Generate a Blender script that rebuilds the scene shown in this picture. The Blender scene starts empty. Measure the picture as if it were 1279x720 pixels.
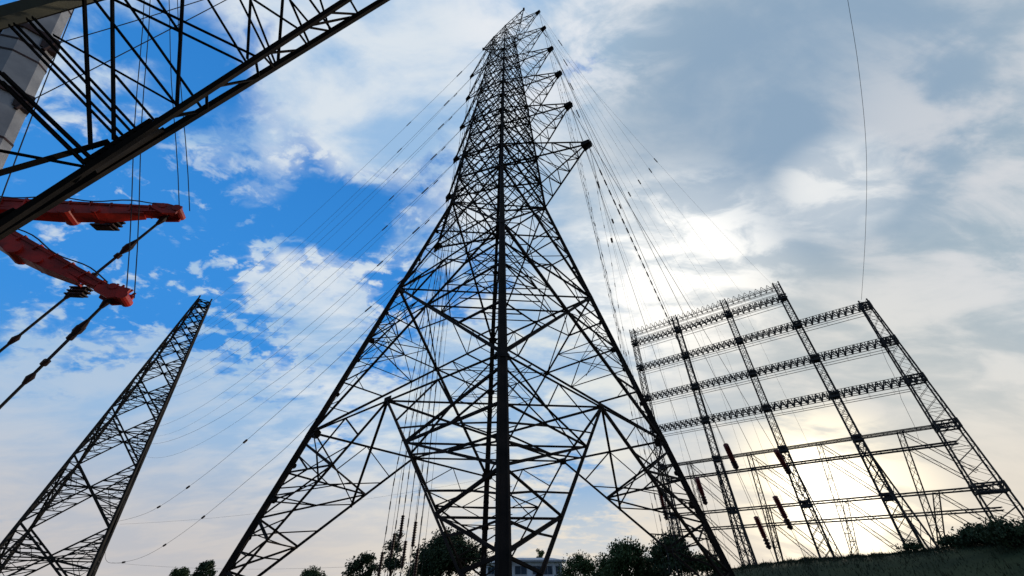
import bpy, math, random
from mathutils import Vector, Matrix
random.seed(7)
R = math.radians
sc = bpy.context.scene
V = Vector

# ------------------------------------------------------------------ camera
EYE = 1.6
TH = R(37.65)
FPX = 486.0
CT, ST = math.cos(TH), math.sin(TH)
cam = bpy.data.cameras.new('camera'); camo = bpy.data.objects.new('camera', cam)
sc.collection.objects.link(camo); sc.camera = camo
cam.sensor_width = 36; cam.lens = FPX/1279*36; cam.clip_start = .1; cam.clip_end = 6000
camo.location = (0, 0, EYE); camo.rotation_euler = (math.pi/2+TH, 0, 0)

# ------------------------------------------------------------------ light
SUN_EL, SUN_AZ = R(9.5), R(37.0)          # azimuth from +Y towards +X
sd = V((math.sin(SUN_AZ)*math.cos(SUN_EL), math.cos(SUN_AZ)*math.cos(SUN_EL), math.sin(SUN_EL)))
sl = bpy.data.lights.new('sun', 'SUN'); sl.energy = 2.6; sl.angle = R(3); sl.color = (1, .86, .68)
slo = bpy.data.objects.new('sun', sl); sc.collection.objects.link(slo)
slo.rotation_euler = sd.to_track_quat('Z', 'Y').to_euler()
sc.view_settings.view_transform = 'Standard'; sc.view_settings.look = 'None'
sc.view_settings.exposure = 0; sc.view_settings.gamma = 1
sc.view_settings.use_curve_mapping = False

def ray(x, y):
    a = (x-639.5)/FPX; b = (360-y)/FPX
    return V((a, CT-ST*b, ST+CT*b))

# ------------------------------------------------------------------ sky
w = bpy.data.worlds.new('World'); sc.world = w; w.use_nodes = True
nt = w.node_tree; N = nt.nodes; L = nt.links; N.clear()
def nd(t, **k):
    n = N.new(t)
    for a, b in k.items(): setattr(n, a, b)
    return n
def plug(n, i, v):
    if v is None: return
    if isinstance(v, bpy.types.NodeSocket): L.new(v, n.inputs[i])
    else: n.inputs[i].default_value = v
def M(op, a, b=None, c=None, clamp=False):
    n = nd('ShaderNodeMath', operation=op); n.use_clamp = clamp
    plug(n, 0, a); plug(n, 1, b); plug(n, 2, c)
    return n.outputs[0]
def VM(op, a, b=None):
    n = nd('ShaderNodeVectorMath', operation=op); plug(n, 0, a); plug(n, 1, b)
    return n.outputs['Value'] if op in ('DOT_PRODUCT', 'LENGTH') else n.outputs[0]
def smooth(v, a, b, lo=0., hi=1.):
    n = nd('ShaderNodeMapRange', interpolation_type='SMOOTHSTEP'); plug(n, 0, v)
    for i, q in enumerate((a, b, lo, hi)): plug(n, i+1, q)
    return n.outputs[0]
def mixc(f, a, b):
    n = nd('ShaderNodeMix', data_type='RGBA'); plug(n, 0, f); plug(n, 6, a); plug(n, 7, b)
    return n.outputs[2]
def noise(vec, scale, detail=6., rough=.55, dist=0., lac=2.):
    n = nd('ShaderNodeTexNoise'); plug(n, 'Vector', vec); plug(n, 'Scale', scale); plug(n, 'Detail', detail)
    plug(n, 'Roughness', rough); plug(n, 'Distortion', dist); plug(n, 'Lacunarity', lac)
    return n.outputs[0]
tc = nd('ShaderNodeTexCoord'); D = VM('NORMALIZE', tc.outputs['Generated'])
sep = nd('ShaderNodeSeparateXYZ'); L.new(D, sep.inputs[0]); dz = sep.outputs[2]
zz = M('ADD', M('MAXIMUM', dz, 0.), .30)
cmb = nd('ShaderNodeCombineXYZ'); L.new(M('DIVIDE', sep.outputs[0], zz), cmb.inputs[0]); L.new(M('DIVIDE', sep.outputs[1], zz), cmb.inputs[1])
P = cmb.outputs[0]                                  # the cloud deck seen in perspective
def rotmap(vec, ang, sx, sy, off=(0, 0, 0)):
    n = nd('ShaderNodeMapping'); plug(n, 0, vec); n.inputs['Rotation'].default_value = (0, 0, ang)
    n.inputs['Scale'].default_value = (sx, sy, 1); n.inputs['Location'].default_value = off
    return n.outputs[0]
def blob(px, py, r0, r1):                           # soft patch of sky around one direction, radii in degrees
    d = ray(px, py).normalized()
    return smooth(VM('DOT_PRODUCT', D, tuple(d)), math.cos(R(r1)), math.cos(R(r0)))
n1 = noise(rotmap(P, R(35), .8, 1.25, (3.1, 1.7, 0)), 2.8, 3., .5, .3)
n2 = noise(rotmap(P, R(50), .8, 1.5, (8.1, 4.7, 0)), 7.0, 9., .58, .4)
n3 = noise(rotmap(P, R(-50), .75, 1.5, (1.1, 9.7, 0)), 3.4, 8., .56, .5)
n4 = noise(rotmap(P, R(20), 1., 1.2, (5.1, 2.7, 0)), 17., 8., .58, .3)
dens = M('ADD', M('MULTIPLY', n1, .35), M('ADD', M('MULTIPLY', n2, .40), M('MULTIPLY', n4, .25)))
cover = None
BL = [  # px, py, inner, outer, amount
    (1130, 250, 25, 52, .40), (830, 350, 8, 22, .20), (560, 60, 6, 24, .13), (400, -60, 6, 22, .12), (400, 150, 3, 10, .05), (330, 330, 1, 5, .05), (620, 480, 5, 17, .14), (470, 170, 3, 9, .07), (420, 380, 2, 7, .04), (500, 640, 4, 14, .1), (900, 60, 8, 20, .2),
    (430, 130, 4, 13, .05), (60, 590, 3, 22, .14), (330, 600, 4, 20, .15), (120, 510, 3, 11, .08), (390, 370, 3, 9, .07), (300, 210, 2, 8, .09),
    (150, 330, 5, 16, -.08), (60, 40, 3, 12, .05), (300, 470, 3, 9, -.07), (440, 270, 1, 6, -.05), (90, 100, 4, 18, -.05), (752, 95, 1, 7, -.13), (420, 545, 1, 5, -.06),
    (830, 300, .3, 2, -.25), (60, 380, 4, 12, -.09), (210, 130, 3, 10, -.02)]
for px, py, a, b, k in BL:
    t = M('MULTIPLY', blob(px, py, a, b), k)
    cover = t if cover is None else M('ADD', cover, t)
holes = M('MULTIPLY', smooth(M('ADD', M('MULTIPLY', n4, .6), M('MULTIPLY', n2, .4)), .42, .60), M('ADD', M('MULTIPLY', blob(760, 100, 2, 10), -.27), M('MULTIPLY', blob(430, 160, 6, 22), -.17)))
bits = M('MULTIPLY', smooth(n4, .46, .64), M('MULTIPLY', blob(330, 330, 6, 28), .10))
dd = M('ADD', M('ADD', dens, cover), M('ADD', holes, bits))
mask = smooth(dd, .455, .60)
thick = smooth(dd, .52, .68)
nish = nd('ShaderNodeTexSky', sky_type='NISHITA'); nish.sun_disc = False
nish.sun_elevation = SUN_EL; nish.sun_rotation = SUN_AZ; nish.air_density = 1.0; nish.dust_density = .6; nish.ozone_density = 2.5
BG = 0.1
def C(r, g, b): return (r/BG, g/BG, b/BG, 1)
el_hi = smooth(dz, .45, .95)
blue = mixc(el_hi, C(.040, .29, .80), C(.026, .22, .66))
blue = mixc(smooth(dz, .40, .10), blue, C(.16, .42, .74))
blue = mixc(.12, blue, nish.outputs[0])
n3b = M('ADD', M('MULTIPLY', n3, .7), M('MULTIPLY', n2, .3))
shade = smooth(n3b, .40, .62)
rightness = blob(1180, 200, 18, 52)
white = mixc(rightness, C(.70, .77, .84), C(.68, .71, .73))
grey = mixc(rightness, C(.32, .51, .76), C(.37, .47, .55))
white = mixc(blob(40, 540, 6, 24), white, C(.42, .56, .74))
white = mixc(blob(640, 520, 6, 24), white, C(.80, .83, .80))
cloud = mixc(shade, grey, white)
cloud = mixc(M('MULTIPLY', blob(975, 130, 4, 24), .85), cloud, mixc(M('MULTIPLY', shade, .5), C(.25, .37, .52), C(.42, .51, .60)))
cloud = mixc(M('MULTIPLY', M('MULTIPLY', blob(1250, 200, 4, 18), smooth(n3b, .45, .58)), .6), cloud, C(.68, .69, .72))
sunfar = blob(1010, 600, 2, 30); sunnear = blob(1035, 620, .5, 11)
g2 = blob(835, 345, 2, 17); g3 = blob(1042, 235, .5, 7); g4 = blob(315, 225, 1, 6); g5 = blob(700, 20, 3, 16)
ns = smooth(n2, .38, .58)
low = smooth(dz, .36, .02)
cloud = mixc(M('MULTIPLY', low, .8), cloud, mixc(blob(900, 640, 10, 62), mixc(shade, C(.36, .48, .64), C(.60, .62, .66)), C(.80, .74, .64)))
cloud = mixc(M('MULTIPLY', g2, M('ADD', M('MULTIPLY', ns, .65), .35)), cloud, C(1.15, 1.13, 1.08))
cloud = mixc(M('MULTIPLY', g3, M('ADD', M('MULTIPLY', ns, .4), .35)), cloud, C(.95, .95, .93))
cloud = mixc(M('MULTIPLY', g4, M('MULTIPLY', thick, .9)), cloud, C(.92, .90, .88))
cloud = mixc(M('MULTIPLY', g5, M('MULTIPLY', ns, .7)), cloud, C(.86, .87, .90))
cloud = mixc(M('MULTIPLY', sunfar, .35), cloud, C(.90, .80, .64))
back = smooth(sep.outputs[1], -.05, -.7)             # the sky away from the sun is a plain, dimmer dusk blue
sky = mixc(mask, blue, cloud)
hz = smooth(dz, .27, .0)
sky = mixc(M('MULTIPLY', hz, .75), sky, mixc(blob(900, 640, 14, 58), C(.60, .54, .50), C(.85, .75, .62)))
sky = mixc(M('MULTIPLY', sunnear, M('ADD', M('MULTIPLY', smooth(n3b, .40, .56), .75), .25)), sky, C(1.45, 1.28, .95))
sky = mixc(M('MULTIPLY', blob(1035, 618, .1, 6), M('ADD', M('MULTIPLY', smooth(n3b, .42, .55), .5), .4)), sky, C(2.4, 2.2, 1.8))
sky = mixc(M('MULTIPLY', back, .85), sky, C(.17, .23, .33))
bgn = nd('ShaderNodeBackground'); L.new(sky, bgn.inputs[0]); bgn.inputs[1].default_value = BG
wo = nd('ShaderNodeOutputWorld'); L.new(bgn.outputs[0], wo.inputs[0])

# ------------------------------------------------------------------ materials
def mat(name, c1, c2=None, scale=3., rough=.7, metal=0., bump=0., bscale=20.):
    m = bpy.data.materials.new(name); m.use_nodes = True
    t = m.node_tree; b = t.nodes['Principled BSDF']
    b.inputs['Roughness'].default_value = rough; b.inputs['Specular IOR Level'].default_value = .25; b.inputs['Metallic'].default_value = metal
    o = t.nodes.new('ShaderNodeTexCoord')
    n = t.nodes.new('ShaderNodeTexNoise'); n.inputs['Scale'].default_value = scale; n.inputs['Detail'].default_value = 5
    t.links.new(o.outputs['Object'], n.inputs['Vector'])
    r = t.nodes.new('ShaderNodeValToRGB'); r.color_ramp.elements[0].position = .35; r.color_ramp.elements[1].position = .65
    r.color_ramp.elements[0].color = (*c1, 1); r.color_ramp.elements[1].color = (*(c2 or c1), 1)
    t.links.new(n.outputs[0], r.inputs[0]); t.links.new(r.outputs[0], b.inputs['Base Color'])
    if bump:
        n2 = t.nodes.new('ShaderNodeTexNoise'); n2.inputs['Scale'].default_value = bscale; n2.inputs['Detail'].default_value = 4
        t.links.new(o.outputs['Object'], n2.inputs['Vector'])
        bp = t.nodes.new('ShaderNodeBump'); bp.inputs['Strength'].default_value = bump
        t.links.new(n2.outputs[0], bp.inputs['Height']); t.links.new(bp.outputs[0], b.inputs['Normal'])
    return m
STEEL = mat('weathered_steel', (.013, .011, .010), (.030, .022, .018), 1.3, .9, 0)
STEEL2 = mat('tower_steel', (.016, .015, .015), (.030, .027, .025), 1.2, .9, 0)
GSTEEL = mat('gantry_steel', (.028, .026, .026), (.055, .046, .04), 1.0, .85, 0)
DSTEEL = mat('dark_mast_steel', (.010, .009, .009), (.018, .015, .013), 2., .95)
for _m in (STEEL, STEEL2): _m.node_tree.nodes['Principled BSDF'].inputs['Specular IOR Level'].default_value = .1
DSTEEL.node_tree.nodes['Principled BSDF'].inputs['Specular IOR Level'].default_value = .05
OLIVE = mat('olive_chord_paint', (.045, .045, .03), (.07, .065, .04), 2., .6)
ROPE = mat('wire_rope', (.03, .03, .03), (.05, .05, .05), 8, .8, 0)
INS = mat('brown_porcelain', (.03, .012, .010), (.05, .02, .015), 5, .35)
REDI = mat('red_insulator', (.16, .018, .014), (.08, .012, .010), 4, .45)
RED = mat('red_paint', (.48, .024, .015), (.20, .014, .010), 2.5, .45, 0, .1)
DRED = mat('dark_greasy_iron', (.05, .02, .018), (.03, .02, .02), 6, .6)
BOOM = mat('grey_boom_paint', (.34, .34, .36), (.24, .24, .26), 1.8, .5)
CONC = mat('concrete', (.30, .29, .27), (.22, .21, .2), 4, .9, 0, .3)
WALL = mat('white_wall', (.80, .82, .84), (.72, .74, .76), .8, .85)
WROOF = mat('pale_roof', (.5, .5, .5), (.4, .4, .42), .6, .8)
GLASS = mat('dark_window_glass', (.02, .04, .07), (.03, .06, .09), 1, .15)
BARK = mat('bark', (.05, .035, .025), (.09, .065, .05), 6, .9, 0, .4)
LEAF = mat('leaf_green', (.030, .055, .018), (.055, .085, .025), .7, .8)
LEAF2 = mat('leaf_dark', (.022, .04, .018), (.04, .06, .022), .7, .8)
GRASS = mat('grass_ground', (.012, .024, .006), (.030, .040, .012), .22, .95, 0, .6, 6)
BLADE = mat('grass_blades', (.014, .022, .008), (.030, .036, .014), .8, .8)
DIRT = mat('worksite_dirt', (.16, .12, .08), (.22, .18, .13), .3, .95, 0, .5, 5)

# ------------------------------------------------------------------ builders
class MB:
    def __init__(s): s.v = []; s.f = []
    def frame(s, p, q, up=None):
        d = (q-p).normalized(); up = up or V((0, 0, 1))
        if abs(d.dot(up)) > .97: up = V((1, 0, 0)) if abs(d.x) < .9 else V((0, 1, 0))
        a = d.cross(up).normalized(); return a, a.cross(d).normalized()
    def prism(s, p, q, prof, prof2=None, up=None):
        a, b = s.frame(p, q, up); n = len(prof); o = len(s.v); prof2 = prof2 or prof
        for c, pr in ((p, prof), (q, prof2)):
            for x, y in pr: s.v.append(tuple(c+a*x+b*y))
        for i in range(n): s.f.append((o+i, o+(i+1) % n, o+n+(i+1) % n, o+n+i))
        s.f.append(tuple(range(o+n-1, o-1, -1))); s.f.append(tuple(range(o+n, o+2*n)))
    def ang(s, p, q, w_, t=None, up=None):           # rolled steel angle, an L in section
        t = t or max(w_*.22, .012); h = w_*.35
        s.prism(p, q, [(-h, -h), (w_-h, -h), (w_-h, t-h), (t-h, t-h), (t-h, w_-h), (-h, w_-h)][::-1], None, up)
    def box(s, p, q, w_, h_=None, up=None, w2=None, h2=None):
        h_ = h_ or w_; w2 = w2 or w_; h2 = h2 or h_
        f = lambda a, b: [(-a/2, -b/2), (a/2, -b/2), (a/2, b/2), (-a/2, b/2)][::-1]
        s.prism(p, q, f(w_, h_), f(w2, h2), up)
    def tri(s, p, q, r):
        s.prism(p, q, [(r, 0), (-r*.5, .87*r), (-r*.5, -.87*r)])
    def rod(s, p, q, r, n=8, r2=None):
        r2 = r if r2 is None else r2
        f = lambda r: [(r*math.cos(-2*math.pi*i/n), r*math.sin(-2*math.pi*i/n)) for i in range(n)]
        s.prism(p, q, f(r), f(r2))
    def tube(s, pts, r, n=5):
        o = len(s.v); m = len(pts)
        for i, p in enumerate(pts):
            a, b = s.frame(pts[max(i-1, 0)], pts[min(i+1, m-1)])
            for k in range(n):
                t = 2*math.pi*k/n; s.v.append(tuple(p+a*(r*math.cos(t))+b*(r*math.sin(t))))
        for i in range(m-1):
            for k in range(n):
                s.f.append((o+i*n+k, o+(i+1)*n+k, o+(i+1)*n+(k+1) % n, o+i*n+(k+1) % n))
    def build(s, name, m, parent=None, loc=None):
        me = bpy.data.meshes.new(name)
        off = V(loc) if loc is not None else V((0, 0, 0))
        me.from_pydata([tuple(V(v)-off) for v in s.v], [], s.f); me.materials.append(m); me.update()
        o = bpy.data.objects.new(name, me); sc.collection.objects.link(o)
        o.location = off
        if parent:
            wl = V((0, 0, 0)); q = parent
            while q: wl += V(q.location); q = q.parent
            o.parent = parent; o.location = off-wl
        return o
def tag(o, label=None, cat=None, group=None, kind=None):
    if label: o['label'] = label
    if cat: o['category'] = cat
    if group: o['group'] = group
    if kind: o['kind'] = kind
    return o
def empty(name, loc, label, cat, group=None):
    o = bpy.data.objects.new(name, None); sc.collection.objects.link(o); o.location = loc; o.empty_display_size = .5
    return tag(o, label, cat, group)
def lerp(a, b, t): return a+(b-a)*t

# ------------------------------------------------------------------ ground
CR = [(-180, 0), (14, 0), (19, 1.2), (23.8, 3.9), (28, 4.5), (33.8, 5.05), (41.6, 5.4), (44.5, 6.1), (48.2, 7.0), (56, 8.), (75, 8.5), (110, 4), (140, 0), (180, 0)]
def crest(az):
    for (a, h), (b, k) in zip(CR, CR[1:]):
        if a <= az <= b:
            t = (az-a)/(b-a); return h+(k-h)*t
    return 0
def ground_z(x, y):
    r = math.hypot(x, y); az = math.degrees(math.atan2(x, y))
    t = min(max((r-52)/(84-52), 0), 1); t = t*t*(3-2*t)
    return crest(az)*t + .12*math.sin(x*.31)*math.sin(y*.27)*min(1, max(0, r-8)/30)
g = MB()
rr = [0.5, 3, 6, 10, 16, 24, 34, 44, 52, 56, 60, 64, 68, 72, 76, 80, 84, 88, 94, 105, 125, 160, 220, 320, 500, 900, 1800, 4500]
NA = 240
for r in rr:
    for i in range(NA):
        a = 2*math.pi*i/NA; x, y = r*math.sin(a), r*math.cos(a); g.v.append((x, y, ground_z(x, y)))
for j in range(len(rr)-1):
    for i in range(NA):
        k = (i+1) % NA; g.f.append((j*NA+i, (j+1)*NA+i, (j+1)*NA+k, j*NA+k))
g.f.append(tuple(range(NA)))
go = g.build('ground', GRASS); tag(go, kind='structure')
for p in go.data.polygons: p.use_smooth = True
# worn earth work pad under the tower
pad = MB(); pts = []
for i in range(48):
    a = 2*math.pi*i/48; r = 19+2*math.sin(3*a)+1.3*math.sin(7*a+1); pts.append((r*math.cos(a)-1.2, r*math.sin(a)+25, .0))
pad.v = [(-1.2, 25, ground_z(-1.2, 25)+.13)] + [(x, y, ground_z(x, y)+.10) for x, y, _ in pts]
pad.f = [(0, i+1, (i+1) % 48+1) for i in range(48)]
tag(pad.build('dirt_pad', DIRT), kind='structure')
# grass tufts along the crest of the bank, where they cut the sky
gt = MB()
for i in range(26000):
    az = R(random.uniform(17, 58)); r = 84+random.gauss(0, 3.5) if i % 3 else random.uniform(60, 96)
    x, y = r*math.sin(az), r*math.cos(az); z = ground_z(x, y)-.03
    h = random.uniform(.12, .5)*(2.2 if random.random() < .05 else 1)*(.6+.7*abs(math.sin(az*37)*math.sin(az*91+1))); a = random.uniform(0, 6.28); wd = .05
    lx, ly = random.gauss(0, .12), random.gauss(0, .12); o = len(gt.v)
    gt.v += [(x-wd*math.cos(a), y-wd*math.sin(a), z), (x+wd*math.cos(a), y+wd*math.sin(a), z), (x+lx, y+ly, z+h)]
    gt.f.append((o, o+1, o+2))
tag(gt.build('grass', BLADE), 'rough grass growing over the dark bank', 'grass', kind='stuff')

# ------------------------------------------------------------------ lattice tower generator
def tower_frame(cx, cy, ang, rad, zs):
    """four leg directions; leg(i, h) -> point. i = 0 near, 1 right, 2 far, 3 left"""
    n = V((math.sin(ang), -math.cos(ang), 0)); r_ = V((math.cos(ang), math.sin(ang), 0))
    dirs = [n, r_, -n, -r_]
    return lambda i, h: V((cx, cy, zs(h)))+dirs[i % 4]*rad(h)
def v_panel(mb, leg, a, b, h0, h1, wm, wr, ws):
    """inverted V from two feet to the middle of the face, with redundant members filling towards each leg"""
    Mp = (leg(a, h1)+leg(b, h1))/2
    mb.ang(leg(a, h1), leg(b, h1), wm*.8)
    for s in (a, b):
        F = leg(s, h0+.005); mb.ang(F, Mp, wm*(.72 if s == 0 else 1))
        lt = lambda t: lerp(leg(s, h0), leg(s, h1), t)
        vt = lambda t: lerp(F, Mp, t)
        seq = [(.12, .2), (.25, .2), (.25, .37), (.5, .37), (.5, .70), (.75, .70), (.93, .70)]
        for i, (l_, v_) in enumerate(seq):
            p, q = lt(l_), vt(v_); mb.ang(p, q, wr)
            if i > 1:
                m_ = (p+q)/2; mb.ang(m_, lt(l_-.09*(1 if i % 2 else -1)), ws); mb.ang(m_, vt(v_+(.09 if i % 2 else -.07)), ws)
        mb.ang(lt(.62), lerp(lt(.5), vt(.7), .5), ws); mb.ang(lt(.86), lerp(lt(.75), vt(.7), .5), ws)
        mb.ang(lerp(lt(1), Mp, .5), vt(.84), ws); mb.ang(lerp(lt(1), Mp, .5), lerp(lt(.93), vt(.7), .5), ws)
    return Mp
def x_panel(mb, leg, a, b, h0, h1, wm, wr, ws, n=3, fan=True, top=True):
    A0, B0, A1, B1 = leg(a, h0), leg(b, h0), leg(a, h1), leg(b, h1)
    w0, w1 = (A0-B0).length, (A1-B1).length; t = w0/(w0+w1)
    X = lerp(A0, B1, t); hc = h0+(h1-h0)*t
    mb.ang(A0, B1, wm); mb.ang(B0+V((0, 0, .0)), A1, wm)
    mb.ang(A1, B1, wm*.8)
    for s, P0, P1 in ((a, A0, A1), (b, B0, B1)):
        S = leg(s, hc); mb.ang(S, X, wr)
        for Q, sg in ((P0, 0), (P1, 1)):
            m = max(1, n)
            prev = None
            for k in range(1, m+1):
                u = k/(m+1); l_ = lerp(Q, S, u); d_ = lerp(Q, X, u)
                mb.ang(l_, d_, wr if k % 2 == 0 else ws)
                if prev: mb.ang(prev, l_ if k % 2 else d_, ws)
                prev = d_ if k % 2 else l_
            mb.ang(prev, S if m % 2 else X, ws)
            if m >= 3:
                mb.ang(lerp(S, X, .5), lerp(Q, X, m/(m+1)), ws); mb.ang(lerp(S, X, .5), lerp(Q, S, m/(m+1)), ws)
    if fan:
        T = (A1+B1)/2
        for q in (A1, B1):
            mb.ang(T, lerp(X, q, .5), wr); mb.ang(lerp(T, q, .5), lerp(X, q, .5), ws); mb.ang(lerp(T, q, .5), lerp(X, q, .75), ws)
    return X
def gusset(mb, p, n1, size, th=.02):
    a = n1.normalized(); mb.box(p-a*th, p+a*th, size, size*.8)

# ------------------------------------------------------------------ main tower
DM = 25.0
TCX, TCY, TA = -.05*DM, DM, R(4.5)
def rad_main(h):
    if h < 1.18: r = .53+(.18-.53)*h/1.18
    else: r = .18+(.07-.18)*(h-1.18)/(2.8-1.18)
    return r*DM
zs_main = lambda h: EYE+h*DM if h > -.063 else 0
leg = tower_frame(TCX, TCY, TA, rad_main, lambda h: EYE+h*DM)
H0 = -EYE/DM
tw = empty('lattice_tower', (TCX, TCY, 0), 'tall dark lattice pylon in the middle, the tallest structure, with triangular crossarms on its right', 'pylon')
LEV = [H0, .3, .75, 1.18]; arms_h = [1.18, 1.49, 1.79, 2.09, 2.40, 2.69]
LEG_W = [(H0, .50), (.3, .46), (.75, .42), (1.18, .32), (1.79, .25), (2.40, .18), (2.8, .13)]
for i in range(4):
    lm = MB()
    for (ha, wa), (hb, wb) in zip(LEG_W, LEG_W[1:]):
        kk = (1., .78, 1.1, .78)[i]; wa *= kk; wb *= kk
        p, q = leg(i, ha), leg(i, hb); out = (leg(i, ha)-V((TCX, TCY, leg(i, ha).z))).normalized()
        k = 1.0
        # cruciform: two heavy angles back to back
        tp = wa*.2
        for rot in (0, math.pi/2):
            rt = Matrix.Rotation(rot+math.pi/4, 3, (q-p).normalized()) @ out
            lm.box(p, q, wa*k, tp, rt, wb*k, wb*.2)
        lm.box(p, q, wa*.62, wa*.62, out, wb*.62, wb*.62)
        lm.box(q-(q-p).normalized()*.35, q+(q-p).normalized()*.35, wb*.8, wb*.8, out)
    if i == 0:                                   # step bolts up the near leg
        z = 0
        for k in range(60):
            p = lerp(leg(0, .02), leg(0, .9), k/60); sgn = 1 if k % 2 else -1
            lm.rod(p, p+V((sgn*.26, 0, 0)), .011, 5)
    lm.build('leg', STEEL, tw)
    ft = MB(); p = leg(i, H0); ft.box(V((p.x, p.y, -.3)), V((p.x, p.y, .35)), 1.3, 1.3, None, .9, .9); ft.build('footing', CONC, tw)
faces = [(0, 1), (1, 2), (2, 3), (3, 0)]
for a, b in faces:
    mb = MB(); v_panel(mb, leg, a, b, H0, .3, .135, .10, .065)
    gusset(mb, (leg(a, .3)+leg(b, .3))/2, (leg(a, .3)-leg(b, .3)).cross(V((0, 0, 1))), .55)
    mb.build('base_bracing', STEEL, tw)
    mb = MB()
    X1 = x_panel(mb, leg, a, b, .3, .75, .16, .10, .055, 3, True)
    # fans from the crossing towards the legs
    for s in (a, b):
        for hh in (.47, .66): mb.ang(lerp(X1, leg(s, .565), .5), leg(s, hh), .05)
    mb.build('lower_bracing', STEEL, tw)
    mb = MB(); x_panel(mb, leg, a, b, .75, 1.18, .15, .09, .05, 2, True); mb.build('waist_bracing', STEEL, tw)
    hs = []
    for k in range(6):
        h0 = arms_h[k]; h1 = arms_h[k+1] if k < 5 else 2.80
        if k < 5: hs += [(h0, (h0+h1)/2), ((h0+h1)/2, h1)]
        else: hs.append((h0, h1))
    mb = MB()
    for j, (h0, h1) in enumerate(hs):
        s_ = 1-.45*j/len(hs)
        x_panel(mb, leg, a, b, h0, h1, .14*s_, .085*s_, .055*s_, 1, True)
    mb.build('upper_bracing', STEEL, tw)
gs = MB()
def plate(mb, c, e1, e2, w_, h_):
    n_q = e1.cross(e2).normalized(); e1 = e1.normalized(); e2 = n_q.cross(e1); o = len(mb.v); th = .012
    pr = [(-.5, -.35), (-.2, -.5), (.25, -.5), (.5, -.2), (.5, .3), (.2, .5), (-.3, .5), (-.5, .2)]
    for sg in (-1, 1):
        for x, y in pr: mb.v.append(tuple(c+e1*x*w_+e2*y*h_+n_q*th*sg))
    m = len(pr); mb.f.append(tuple(range(o+m-1, o-1, -1))); mb.f.append(tuple(range(o+m, o+2*m)))
    for i in range(m): mb.f.append((o+i, o+(i+1) % m, o+m+(i+1) % m, o+m+i))
    for x in (-.28, 0, .28):
        for y in (-.25, .15): q = c+e1*x*w_+e2*y*h_; mb.rod(q-n_q*.04, q+n_q*.04, .022, 6)
for a, b in faces:
    for s in (a, b):
        o_b = b if s == a else a
        for h, z_ in ((.035, .5), (.083, .4), (.155, .5), (.225, .4), (.3, .75), (.4, .4), (.5, .4), (.565, .6), (.66, .4), (.75, .65), (.88, .4), (1.02, .5), (1.18, .6), (1.33, .4), (1.49, .4)):
            z_ *= .62 if s == 0 or h < .1 else .8; p = leg(s, h); e1 = leg(o_b, h)-p; e2 = leg(s, h+.05)-p; mb = MB()
            plate(mb, p+e1.normalized()*z_*.5, e1, e2, z_, z_*.9); gs.v, off_ = gs.v+mb.v, len(gs.v); gs.f += [tuple(i+off_ for i in f) for f in mb.f]
    for h0, h1 in ((.3, .75), (.75, 1.18)):
        A0, B0, A1, B1 = leg(a, h0), leg(b, h0), leg(a, h1), leg(b, h1); t_ = (A0-B0).length/((A0-B0).length+(A1-B1).length)
        X = lerp(A0, B1, t_); plate(gs, X, B0-A0, A1-A0, .5, .4)
pl = gs.build('gusset_plates', STEEL, tw); pl['kind'] = 'stuff'
# plan bracing (diaphragms) and hip bracing
mb = MB()
Ms = [(leg(a, .3)+leg(b, .3))/2 for a, b in faces]
for i in range(4): mb.ang(Ms[i], Ms[(i+1) % 4], .10)
mb.ang(Ms[0], Ms[2], .10); mb.ang(Ms[1], Ms[3], .10)
mb.build('plan_bracing', STEEL, tw)
for h in (.75, 1.02, 1.18):
    mb = MB(); mb.ang(leg(1, h), leg(3, h), .10); mb.ang(leg(0, h), leg(2, h), .10)
    ms = [(leg(a, h)+leg(b, h))/2 for a, b in faces]
    for i in range(4): mb.ang(ms[i], ms[(i+1) % 4], .07)
    mb.build('plan_bracing', STEEL, tw)
for k, h in enumerate(arms_h[1:]+[2.8]):
    mb = MB(); mb.ang(leg(1, h), leg(3, h), .08); mb.ang(leg(0, h), leg(2, h), .08); mb.build('plan_bracing', STEEL, tw)
for s in range(4):                               # hip bracing round each leg
    mb = MB()
    f1, f2 = Ms[s], Ms[(s+3) % 4]
    F = leg(s, H0)
    for t in (.2, .37, .70): mb.ang(lerp(F, f1, t), lerp(F, f2, t), .07 if t > .2 else .06)
    for t, l_ in ((.20, .25), (.37, .43), (.70, .62)):
        m_ = (lerp(F, f1, t)+lerp(F, f2, t))/2; mb.ang(m_, lerp(F, leg(s, .3), l_), .05)
    mb.build('hip_bracing', STEEL, tw)
    if s in (1, 3):                              # heavy hip struts from the near faces to the far ones
        fn, ff = (Ms[0], Ms[1]) if s == 1 else (Ms[3], Ms[2])
        mb = MB(); mb.ang(fn, lerp(F, ff, .62), .13); mb.build('hip_strut', STEEL, tw)
    mb = MB()
    for h in (.565,):
        x1 = (leg(s, h)+leg(s+1, h))/2; x2 = (leg(s, h)+leg(s+3, h))/2; mb.ang(x1, x2, .08); mb.build('hip_bracing', STEEL, tw)
        for hb in (.39, .47, .66):
            t = .5 if hb != .39 else .75; mb = MB()
            mb.ang(lerp(x1, leg(s, hb), t), lerp(x2, leg(s, hb), t), .05); mb.build('hip_bracing', STEEL, tw)
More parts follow.
